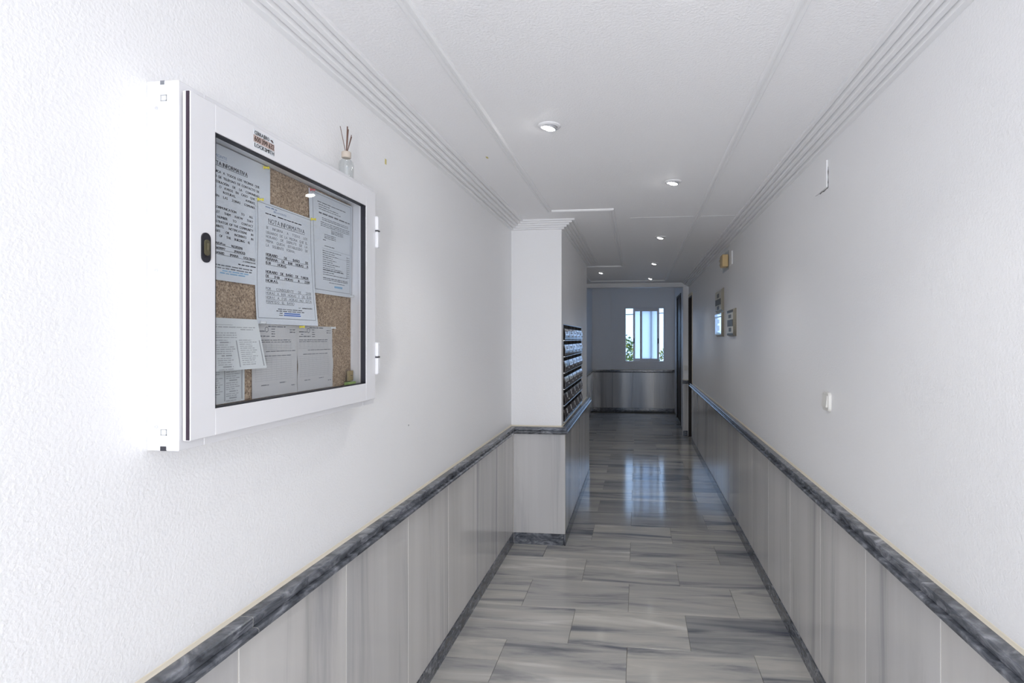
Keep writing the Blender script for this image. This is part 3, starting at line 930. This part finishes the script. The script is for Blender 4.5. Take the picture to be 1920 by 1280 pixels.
# folded price list, upper leaf over the lower leaf
shN, wN = sheet('price_list', 'creased pale price list leaning out over the lower left corner', 1.060, 1.212, 1.478, 1.595, CK + 0.012,
                lambda u, t: (0.003 + 0.012 * t * u, 0.018 * t), mat='paper_news', cat='price list')
p = Print()
p.bar(1.075, 1.128, 1.5795, 1.5805)
p.greek(1.075, 1.200, 1.574, 0.0030); p.greek(1.150, 1.190, 1.569, 0.0030)
for z in (1.561, 1.556, 1.551): p.greek(1.075, 1.135, z, 0.0028)
for c0, c1 in ((1.072, 1.128), (1.140, 1.200)):
    z = 1.545
    while z > 1.484:
        if random.random() < 0.18:
            p.greek(c0 + 0.012, c1 - 0.015, z - 0.001, 0.0040); z -= 0.006
        p.greek(c0, c1, z, 0.0024, random.uniform(0.55, 1.0)); z -= 0.0047
    p.vbar(c1 + 0.004, 1.484, 1.545, 0.003)
p.put('printed_text', 'ink_pale', shN, wN)
shN2, wN2 = sheet('price_list', 'flat lower leaf of the price list in the bottom left corner of the cork', 1.062, 1.187, 1.4035, 1.500, X1, None, mat='paper_news', cat='price list')
p = Print()
for c0, c1 in ((1.068, 1.120), (1.128, 1.174)):
    z = 1.483
    while z > 1.408:
        if random.random() < 0.18:
            p.greek(c0 + 0.010, c1 - 0.010, z - 0.001, 0.0040); z -= 0.006
        p.greek(c0, c1, z, 0.0024, random.uniform(0.55, 1.0)); z -= 0.0047
    p.vbar(c1 + 0.004, 1.408, 1.483, 0.003)
p.put('printed_text', 'ink_pale', shN2, wN2)

# two grey forms
def form(y0, y1, label, x, cr):
    sh, w = sheet('printed_form', label, y0, y1, 1.4035, 1.5845, x, cr, mat='paper_grey', cat='form')
    W_ = y1 - y0
    p = Print()
    p.greek(y0 + 0.33 * W_, y0 + 0.72 * W_, 1.5785, 0.0036)
    p.ring(y0 + 0.30 * W_, 1.572, 0.0068, 0.0016)
    p.greek(y0 + 0.05 * W_, y0 + 0.26 * W_, 1.5665, 0.0034); p.greek(y0 + 0.10 * W_, y0 + 0.16 * W_, 1.560, 0.003); p.greek(y0 + 0.05 * W_, y0 + 0.36 * W_, 1.554, 0.0034)
    for z in (1.5725, 1.566, 1.560, 1.554): p.greek(y0 + 0.40 * W_, y0 + 0.48 * W_, z, 0.003)
    p.greek(y0 + 0.82 * W_, y0 + 0.95 * W_, 1.5715, 0.003); p.greek(y0 + 0.82 * W_, y0 + 0.95 * W_, 1.565, 0.0036)
    p.greek(y0 + 0.05 * W_, y0 + 0.85 * W_, 1.5445, 0.003, 1.0); p.greek(y0 + 0.05 * W_, y0 + 0.85 * W_, 1.5395, 0.0028)
    p.greek(y0 + 0.28 * W_, y0 + 0.95 * W_, 1.516, 0.0028); p.greek(y0 + 0.15 * W_, y0 + 0.85 * W_, 1.5045, 0.0028)
    p.greek(y0 + 0.18 * W_, y0 + 0.34 * W_, 1.432, 0.003); p.greek(y0 + 0.58 * W_, y0 + 0.72 * W_, 1.434, 0.003); p.greek(y0 + 0.85 * W_, y0 + 0.95 * W_, 1.424, 0.003)
    p.put('printed_text', 'ink_mid', sh, w)
    p = Print()
    for z in [1.5355 - 0.0046 * k for k in range(4)] + [1.500 - 0.0056 * k for k in range(11)]:
        p.bar(y0 + 0.05 * W_, y0 + 0.88 * W_, z, z + 0.0005)
    for k in range(8):
        p.vbar(y0 + (0.07 + 0.11 * k) * W_, 1.520, 1.537, 0.0005); p.vbar(y0 + (0.07 + 0.11 * k) * W_, 1.442, 1.500, 0.0004)
    p.put('ruled_lines', 'ink_pale', sh, w)
    return sh
form(1.211, 1.386, 'grey ruled form at the bottom of the cork below the pool notice', X1, lambda u, t: 0.001 * t)
form(1.384, 1.556, 'grey ruled form with a fold across it, next to bare cork', X1 + 0.0012, lambda u, t: (0.003 * max(0, 1 - abs(t - 0.62) * 6), 0.003 * t))

# ---- push pins
def pin(x, y, z, mat, label, tilt=0.0, group=None):
    T = Matrix.Rotation(tilt, 3, 'Y') @ Matrix.Rotation(R(28), 3, 'Z')
    prof = [(0.0005, -0.004), (0.0005, 0.0), (0.0042, 0.0), (0.0042, 0.0018), (0.0024, 0.0032), (0.0022, 0.0085), (0.0036, 0.0102), (0.0036, 0.0125), (0.0, 0.0132)]
    o = put('push_pin', MB().lathe(prof, (x, y, z), 'x', 12, None, T), mat, None, smooth=True, loc=(x, y, z))
    o['label'] = label; o['category'] = 'push pin'
    o['group'] = group or 'push pins on the cork'
    return o
pin(X1 + 0.0015, 1.252, 1.974, 'yellow', 'yellow push pin at the top right corner of the contact notice')
pin(X2 + 0.0015, 1.228, 1.889, 'yellow', 'yellow push pin at the top left corner of the pool notice')
pin(X2 + 0.0015, 1.446, 1.888, 'yellow', 'yellow push pin at the top right corner of the pool notice')
pin(X1 + 0.003, 1.394, 1.5815, 'yellow', 'yellow push pin where the two grey forms meet')
pin(X1 + 0.0025, 1.4435, 1.971, 'red', 'red push pin at the top left corner of the small print notice')
M['clear'] = simple('clear_plastic', (0.72, 0.74, 0.74), 0.2)
pin(X2 + 0.004, 1.234, 1.5885, 'clear', 'clear push pin at the bottom left corner of the pool notice')
pin(X1 + 0.003, 1.549, 1.5815, 'clear', 'clear push pin at the top right corner of the folded form')
pin(X1 + 0.004, 1.655, 1.6855, 'clear', 'clear push pin at the bottom right corner of the small print notice')
# small things standing in the lower right corner of the case
t = put('card_tag', MB().box(CK + 0.006, CK + 0.012, 1.634, 1.664, 1.414, 1.446, 0.001), 'tan_card', None, loc=(CK + 0.009, 1.65, 1.402))
t['label'] = 'small tan card in the lower right corner of the notice case'; t['category'] = 'card'
p = Print(); p.greek(1.646, 1.660, 1.430, 0.003); p.put('printed_text', 'ink', t, lambda s, z: (CK + 0.0124, s, z))
t = thing('pin_box', 'small clear plastic box with a green base standing under the tan card', 'box', (CK + 0.012, 1.645, 1.4012))
put('box_base', MB().box(CK + 0.002, CK + 0.020, 1.626, 1.666, 1.4012, 1.411, 0.001), 'green', t)
gb = MB(); gb.box(CK + 0.014, CK + 0.0145, 1.612, 1.630, 1.4012, 1.452)
put('box_wall', gb, 'bottle_glass', t)

# ---- reed diffuser on top of the case
bx, by, bz = -0.915, 1.627, CZ1 + 0.0006
dif = thing('reed_diffuser', 'clear glass reed diffuser with brown sticks on top of the notice case', 'reed diffuser', (bx, by, bz))
prof = [(0.019, 0.0), (0.0225, 0.003), (0.0225, 0.046), (0.020, 0.056), (0.0125, 0.064), (0.0115, 0.067), (0.0115, 0.074), (0.0100, 0.074), (0.0100, 0.066), (0.0175, 0.055), (0.0205, 0.045), (0.0205, 0.005), (0.0, 0.004)]
put('bottle', MB().lathe(prof, (bx, by, bz), 'z', 24), 'bottle_glass', dif, smooth=True)
put('collar', MB().lathe([(0.0122, 0.068), (0.0142, 0.069), (0.0142, 0.086), (0.0125, 0.088), (0.0, 0.0885)], (bx, by, bz), 'z', 20), 'collar', dif, smooth=True)
for dxy, h, r in (((0.0, -0.036), 0.156, 0.0011), ((0.004, -0.0005), 0.168, 0.0020), ((0.004, 0.024), 0.150, 0.0012), ((-0.004, 0.040), 0.150, 0.0012), ((0.006, 0.002), 0.160, 0.0014)):
    put('reed', MB().tube([(bx + dxy[0] * 0.15, by + dxy[1] * 0.12, bz + 0.086), (bx + dxy[0], by + dxy[1], bz + h)], r, 6), 'reed', dif)

# ------------------------------------------------------------------ mailbox bank in its recess
bank = thing('mailbox_bank', 'bank of thirty dark brown mailboxes set into the white wall block', 'mailboxes', (PX, (mp0 + mp1) / 2, mz0))
FXb = PX + 0.002
fb = MB()
fb.box(-0.76, FXb, mp0 + 0.001, mp0 + 0.010, mz0 + 0.001, mz1 - 0.001); fb.box(-0.76, FXb, mp1 - 0.010, mp1 - 0.001, mz0 + 0.001, mz1 - 0.001)
fb.box(-0.76, FXb, mp0 + 0.010, mp1 - 0.010, mz0 + 0.001, mz0 + 0.007); fb.box(-0.76, FXb, mp0 + 0.010, mp1 - 0.010, mz1 - 0.006, mz1 - 0.001)
fb.box(-0.765, -0.755, mp0 + 0.001, mp1 - 0.001, mz0 + 0.001, mz1 - 0.001)
put('outer_frame', fb, 'mail_wood', bank)
nC, nR = 5, 6
cw = (mp1 - mp0 - 0.020) / nC; rh = (mz1 - mz0 - 0.013) / nR
for r_ in range(nR):
    for c_ in range(nC):
        y0 = mp0 + 0.010 + c_ * cw; y1 = y0 + cw
        z1 = mz1 - 0.006 - r_ * rh; z0 = z1 - rh
        y0 += 0.0005; y1 -= 0.0005
        body = MB()
        body.box(-0.75, FXb - 0.004, y0, y0 + 0.005, z0, z1 - 0.0005); body.box(-0.75, FXb - 0.004, y1 - 0.005, y1, z0, z1 - 0.0005)
        body.box(-0.75, FXb - 0.004, y0 + 0.005, y1 - 0.005, z0, z0 + 0.004)
        body.box(-0.75, -0.74, y0 + 0.005, y1 - 0.005, z0 + 0.004, z1 - 0.0005)
        bo = put('mailbox', body, 'mail_black', bank)
        zt = z1 - 0.028; zb = z0 + 0.013
        bul = lambda s, v, zb=zb, zt=zt, y0=y0, y1=y1: (FXb + 0.003 + 0.010 * (1.0 - ((v - 0.35) / 0.65) ** 2), y0 + 0.003 + (y1 - y0 - 0.006) * s, zb + (zt - zb) * v)
        dmb = MB(); dmb.grid(bul, 1, 8)
        n_ = len(dmb.v)
        dmb.add([(q[0] - 0.004, q[1], q[2]) for q in dmb.v], [f[::-1] for f in dmb.f])
        # close the rim
        w_ = 2
        rim = []
        for j in range(8):
            for i in (0, 1):
                k0, k1 = j * w_ + i, (j + 1) * w_ + i
                rim.append((k0, k1, n_ + k1, n_ + k0))
        rim.append((0, 1, n_ + 1, n_)); rim.append((16, 17, n_ + 17, n_ + 16))
        dmb.f += rim; dmb.mi += [0] * len(rim)
        put('flap', dmb, 'mail_wood', bo, smooth=True)
        put('lip', MB().box(FXb - 0.003, FXb + 0.010, y0 + 0.001, y1 - 0.001, z0 + 0.001, z0 + 0.008, 0.0015), 'steel', bo)
        card = MB()
        cs0, cs1 = (0.05, 0.95) if r_ < 2 else ((0.10, 0.88) if r_ < 4 else (0.40, 0.64))
        cv0, cv1 = (0.38, 0.97) if r_ == 0 else ((0.45, 0.97) if r_ < 3 else (0.52, 0.95))
        if (r_, c_) == (2, 0): cs0, cs1 = 0.1, 0.4
        off = lambda s, v, d=0.0012: (bul(cs0 + (cs1 - cs0) * s, cv0 + (cv1 - cv0) * v)[0] + d, *bul(cs0 + (cs1 - cs0) * s, cv0 + (cv1 - cv0) * v)[1:])
        card.grid(off, 1, 5)
        put('name_card', card, 'card', bo, smooth=True)
        pr = MB()
        for q in range(2 if r_ < 4 else 1):
            s0 = 0.18 + random.random() * 0.1; s1 = 0.55 + random.random() * 0.3; v0 = 0.52 - 0.26 * q
            A = [off(s0, v0, 0.0017), off(s1, v0, 0.0017), off(s1, v0 + 0.16, 0.0017), off(s0, v0 + 0.16, 0.0017)]
            pr.add(A, [(0, 1, 2, 3)])
        put('card_print', pr, 'ink_mid', bo)
        put('lock', MB().lathe([(0.006, -0.002), (0.006, 0.004), (0.004, 0.0055), (0.0, 0.0055)], (bul(0.9, 0.35)[0], bul(0.86, 0.35)[1], bul(0.9, 0.28)[2]), 'x', 10), 'alu', bo)

# ------------------------------------------------------------------ right wall fittings
# light switch
sx = XR - 0.0005
sw = thing('light_switch', 'cream rocker light switch on the right wall', 'light switch', (sx, 2.435, 1.28))
pl = MB()
def rrect(yc, zc, hw, hh, rad, x0, x1, k=1.0, n=5):
    P = []
    for q, (sy, sz) in enumerate(((1, 1), (-1, 1), (-1, -1), (1, -1))):
        for i in range(n):
            t = math.pi / 2 * (q + i / (n - 1))
            P.append((sy * (hw - rad) + rad * math.cos(t), sz * (hh - rad) + rad * math.sin(t)))
    m = len(P)
    V = [(x0, yc + a, zc + b) for a, b in P] + [(x1, yc + a * k, zc + b * k) for a, b in P]
    F = [(i, (i + 1) % m, m + (i + 1) % m, m + i) for i in range(m)] + [tuple(range(m))[::-1], tuple(range(m, 2 * m))]
    return V, F
V, F = rrect(2.435, 1.280, 0.042, 0.042, 0.016, sx, sx - 0.011, 0.90); pl.add(V, F)
put('face_plate', pl, 'switch', sw, smooth=True)
rk = MB()
rk.add([(sx - 0.0105, 2.408, 1.258), (sx - 0.0105, 2.462, 1.258), (sx - 0.0105, 2.462, 1.306), (sx - 0.0105, 2.408, 1.306),
        (sx - 0.0185, 2.408, 1.258), (sx - 0.0185, 2.462, 1.258), (sx - 0.013, 2.462, 1.306), (sx - 0.013, 2.408, 1.306)],
       [(0, 3, 2, 1), (4, 5, 6, 7), (0, 1, 5, 4), (1, 2, 6, 5), (2, 3, 7, 6), (3, 0, 4, 7)])
put('rocker', rk, 'switch', sw)

def cover(y0, y1, z0, z1, label, crack=True):
    e = thing('junction_cover', label, 'cover plate', (sx, (y0 + y1) / 2, (z0 + z1) / 2), 'square junction covers high on the right wall')
    put('plate', MB().box(sx, sx - 0.008, y0, y1, z0, z1, 0.0012), 'wall', e)
    if crack:
        cr = MB()
        pts = [(y0 - 0.0012, z1 - 0.03), (y0 - 0.002, z1 - 0.05), (y0 - 0.0008, z0 + 0.05), (y0 - 0.0016, z0 + 0.02), (y0 - 0.001, z0)]
        cr.tube([(sx - 0.0005, a, b) for a, b in pts], [0.0008, 0.0018, 0.0008, 0.0016, 0.0014], 5)
        pts = [(y0 + (y1 - y0) * k / 6.0, z0 - 0.001 - 0.0015 * (k % 3)) for k in range(5)]
        cr.tube([(sx - 0.0005, a, b) for a, b in pts], [0.0014, 0.0006, 0.0015, 0.0008, 0.0016], 5)
        put('crack', cr, 'crack', e)
cover(2.434, 2.585, 2.195, 2.312, 'white square cover plate with cracked paint, high on the right wall near the cornice')
cover(4.775, 4.900, 2.185, 2.300, 'pale cover plate beside the tan emergency lamp, high on the right wall', False)

em = thing('emergency_lamp', 'small tan emergency lamp on a clear backplate below the right cornice', 'lamp', (sx, 5.0, 2.24))
put('backplate', MB().box(sx, sx - 0.006, 4.975, 5.30, 2.165, 2.335, 0.001), 'bottle_glass', em)
put('lamp_box', MB().box(sx - 0.006, sx - 0.058, 4.965, 5.09, 2.190, 2.298, 0.004), 'tan', em)
put('lamp_face', MB().box(sx - 0.030, sx - 0.058, 5.09, 5.105, 2.20, 2.288, 0.002), 'olive', em)
put('socket', MB().lathe([(0.012, 0.0), (0.012, 0.035), (0.0, 0.036)], (sx - 0.050, 5.105, 2.262), 'y', 10), 'collar', em)
put('socket', MB().lathe([(0.010, 0.0), (0.010, 0.025), (0.0, 0.026)], (sx - 0.050, 5.105, 2.222), 'y', 10), 'collar', em)
put('wire', MB().tube([(sx - 0.03, 5.10, 2.205), (sx - 0.04, 5.14, 2.19), (sx - 0.03, 5.20, 2.19), (sx - 0.01, 5.26, 2.175)], 0.002, 6), 'white', em)

def plate(y0, y1, z0, z1, label, rows, thick=0.022):
    e = thing('wall_plate', label, 'metal plate', (sx, (y0 + y1) / 2, z0), 'metal call plates on the right wall')
    yc, zc, hw, hh = (y0 + y1) / 2, (z0 + z1) / 2, (y1 - y0) / 2, (z1 - z0) / 2
    xf = sx - thick
    bv = MB()
    b = 0.030
    O = [(sx, yc - hw, zc - hh), (sx, yc + hw, zc - hh), (sx, yc + hw, zc + hh), (sx, yc - hw, zc + hh)]
    I = [(xf, yc - hw + b, zc - hh + b * 0.6), (xf, yc + hw - b, zc - hh + b * 0.6), (xf, yc + hw - b, zc + hh - b * 0.6), (xf, yc - hw + b, zc + hh - b * 0.6)]
    bv.add(O + I, [(0, 1, 5, 4), (1, 2, 6, 5), (2, 3, 7, 6), (3, 0, 4, 7), (4, 5, 6, 7), (3, 2, 1, 0)])
    put('bevelled_frame', bv, 'goldsteel', e)
    for (nm, a0, a1, c0, c1, m_, pr) in rows:
        put(nm, MB().box(xf + 0.001, xf - pr, y0 + a0 * (y1 - y0), y0 + a1 * (y1 - y0), z0 + c0 * (z1 - z0), z0 + c1 * (z1 - z0), 0.0008), m_, e)
    return e
plate(4.60, 4.98, 1.567, 1.802, 'short metal plate with dark square windows, nearer of the two on the right wall',
      [('header', 0.10, 0.86, 0.86, 0.95, 'olive', 0.001), ('face', 0.10, 0.90, 0.12, 0.85, 'plate_face', 0.001), ('window', 0.32, 0.66, 0.66, 0.79, 'olive', 0.002), ('display', 0.10, 0.80, 0.36, 0.60, 'olive', 0.003),
       ('window', 0.30, 0.62, 0.17, 0.31, 'olive', 0.002), ('footer', 0.10, 0.86, 0.03, 0.11, 'olive', 0.001)])
plate(5.24, 5.70, 1.806, 2.030, 'tarnished metal plate with dark windows, stacked above the bright mirror plate',
      [('face', 0.08, 0.92, 0.10, 0.90, 'plate_face', 0.001), ('window', 0.35, 0.65, 0.62, 0.80, 'olive', 0.002), ('display', 0.10, 0.88, 0.30, 0.56, 'olive', 0.003), ('window', 0.35, 0.65, 0.10, 0.26, 'olive', 0.002)])
plate(5.24, 5.70, 1.566, 1.803, 'bright mirror finish plate, lower of the stacked pair on the right wall',
      [('face', 0.08, 0.92, 0.12, 0.78, 'mirror', 0.001), ('strip', 0.06, 0.94, 0.83, 0.94, 'mirror', 0.003), ('window', 0.30, 0.60, 0.55, 0.70, 'card', 0.002), ('window', 0.30, 0.60, 0.24, 0.45, 'card', 0.002)])

# small switch block on the jamb at the end
e = thing('thermostat', 'small pale control box on the jamb before the end hall', 'control box', (0.76, YH, 1.08))
put('housing', MB().box(0.735, 0.790, YH - 0.022, YH - 0.0005, 1.04, 1.12, 0.004), 'switch', e)
put('dial', MB().lathe([(0.014, -0.030), (0.014, -0.021)], (0.762, YH, 1.08), 'y', 14), 'switch', e)

# marks on the plaster
put('stain', MB().box(XL - 0.001, XL + 0.0008, 1.968, 1.980, 2.212, 2.232), 'stain', wall_left)
put('stain', MB().box(XL - 0.001, XL + 0.0008, 2.180, 2.187, 1.183, 1.189), 'ink_pale', wall_left)

# ------------------------------------------------------------------ downlights
def downlight():
    d = thing('downlight', '', 'downlight', (0, 0, ZC), 'recessed downlights in the corridor ceiling')
    z = ZC
    ring_ = MB().lathe([(0.044, 0.004), (0.047, 0.001), (0.047, -0.002), (0.043, -0.006), (0.034, -0.007), (0.031, -0.003), (0.031, 0.004)], (0, 0, z), 'z', 32)
    put('outer_ring', ring_, 'lamp_hood', d, smooth=True)
    T = Matrix.Rotation(R(12), 3, 'Y')
    put('tilt_ring', MB().lathe([(0.0305, 0.002), (0.0305, -0.010), (0.027, -0.0125), (0.025, -0.010), (0.025, 0.0)], (0, 0, z), 'z', 28, None, T), 'alu', d, smooth=True)
    put('lamp_lens', MB().lathe([(0.025, -0.006), (0.0235, -0.0125), (0.016, -0.0165), (0.0, -0.018)], (0, 0, z), 'z', 24, None, T), 'lamp', d, smooth=True)
    return d
def spot_light(parent):
    l = bpy.data.lights.new('lamp_beam', 'SPOT')
    l.energy = 0.4; l.spot_size = R(112); l.spot_blend = 0.8; l.shadow_soft_size = 0.025; l.color = (1.0, 0.98, 0.95)
    o = bpy.data.objects.new('lamp_beam', l); COL.objects.link(o); o.parent = parent; o.location = (0, 0, -0.024)
proto = downlight()
spot_light(proto)
spots = [(0.199, 1.330, 'downlight over the notice case, above the top edge of the view', 0),
         (-0.36, 2.214, 'nearest downlight, left of the row above the notice case side', 0),
         (0.199, 3.083, 'second downlight, level with the front of the mailbox block cornice', 0),
         (0.199, 4.751, 'downlight in the ceiling level with the middle of the mailbox bank', 0),
         (0.195, 6.404, 'downlight just past the far end of the mailbox block', 0),
         (0.190, 7.999, 'farthest downlight, close to the lintel of the end hall', 0),
         (-0.478, 7.208, 'downlight alone on the left behind the mailbox block', 0)]
for i, (x, y, lab, a) in enumerate(spots):
    o = proto if i == 0 else copy_tree(proto)
    o.location = (x, y, ZC)
    o['label'] = lab
    if y < 3.5:
        for ch in o.children:
            if ch.type == 'LIGHT':
                ch.data = ch.data.copy(); ch.data.energy = 9.0
    else:
        for ch in o.children:
            if ch.name.startswith('lamp_lens'):
                ch.data = ch.data.copy(); ch.data.materials[0] = M['lamp_far']

# ------------------------------------------------------------------ beyond the window
def tree(x, y, z, rx, rz, n, mats, label):
    e = thing('tree', label, 'tree', (x, y, -3.0), 'trees outside the window')
    put('trunk', MB().tube([(x, y, -3.0), (x + 0.05, y, z - rz * 0.6), (x - 0.05, y, z + rz * 0.2)], [0.12, 0.08, 0.03], 8), 'bark', e)
    rnd = random.Random(int(x * 100) + 5)
    for mi_, m_ in enumerate(mats):
        lf = MB()
        for k in range(n):
            while True:
                a = Vector((rnd.uniform(-1, 1), rnd.uniform(-1, 1), rnd.uniform(-1, 1)))
                if a.length < 1: break
            c = Vector((x + a.x * rx, y + a.y * rx, z + a.z * rz))
            u = Vector((rnd.uniform(-1, 1), rnd.uniform(-1, 1), rnd.uniform(-1, 1))).normalized()
            v = u.cross(Vector((rnd.uniform(-1, 1), rnd.uniform(-1, 1), rnd.uniform(-1, 1)))).normalized()
            s = rnd.uniform(0.05, 0.10)
            lf.add([c - u * s, c + v * s * 0.4, c + u * s, c - v * s * 0.4], [(0, 1, 2, 3)])
        put('foliage', lf, m_, e, kind='stuff')
tree(-0.75, 17.0, 0.62, 0.95, 1.15, 1400, ('leaf', 'leaf2'), 'green bushy tree outside, seen low through the left window gap')
tree(1.45, 18.5, 0.35, 0.85, 1.2, 1200, ('leaf2', 'leaf'), 'yellowish tree outside, seen low through the right window gap')
c = put('overhead_cable', MB().tube([(-5.914, 15, 2.35), (-3, 15, 2.22), (-0.3, 15, 2.20), (3, 15, 2.32), (5.914, 15, 2.6)], 0.012, 6), 'cable', None, loc=(-0.3, 15, 2.2))
c['label'] = 'thin black cable crossing the sky outside the window'; c['category'] = 'cable'
for px_ in (-6.0, 6.0):
    po = put('utility_pole', MB().tube([(px_, 15, -3.0), (px_, 15, 2.9)], [0.12, 0.08], 10), 'bark', None, loc=(px_, 15, -3.0))
    po['label'] = 'wooden pole that carries the overhead cable, far out on the %s of the window' % ('left' if px_ < 0 else 'right'); po['category'] = 'pole'; po['group'] = 'poles of the overhead cable'
struct('ground', MB().box(-30, 30, 12.5, 60, -3.2, -3.0), 'pavement', 'pale ground far below outside the window', 'ground')
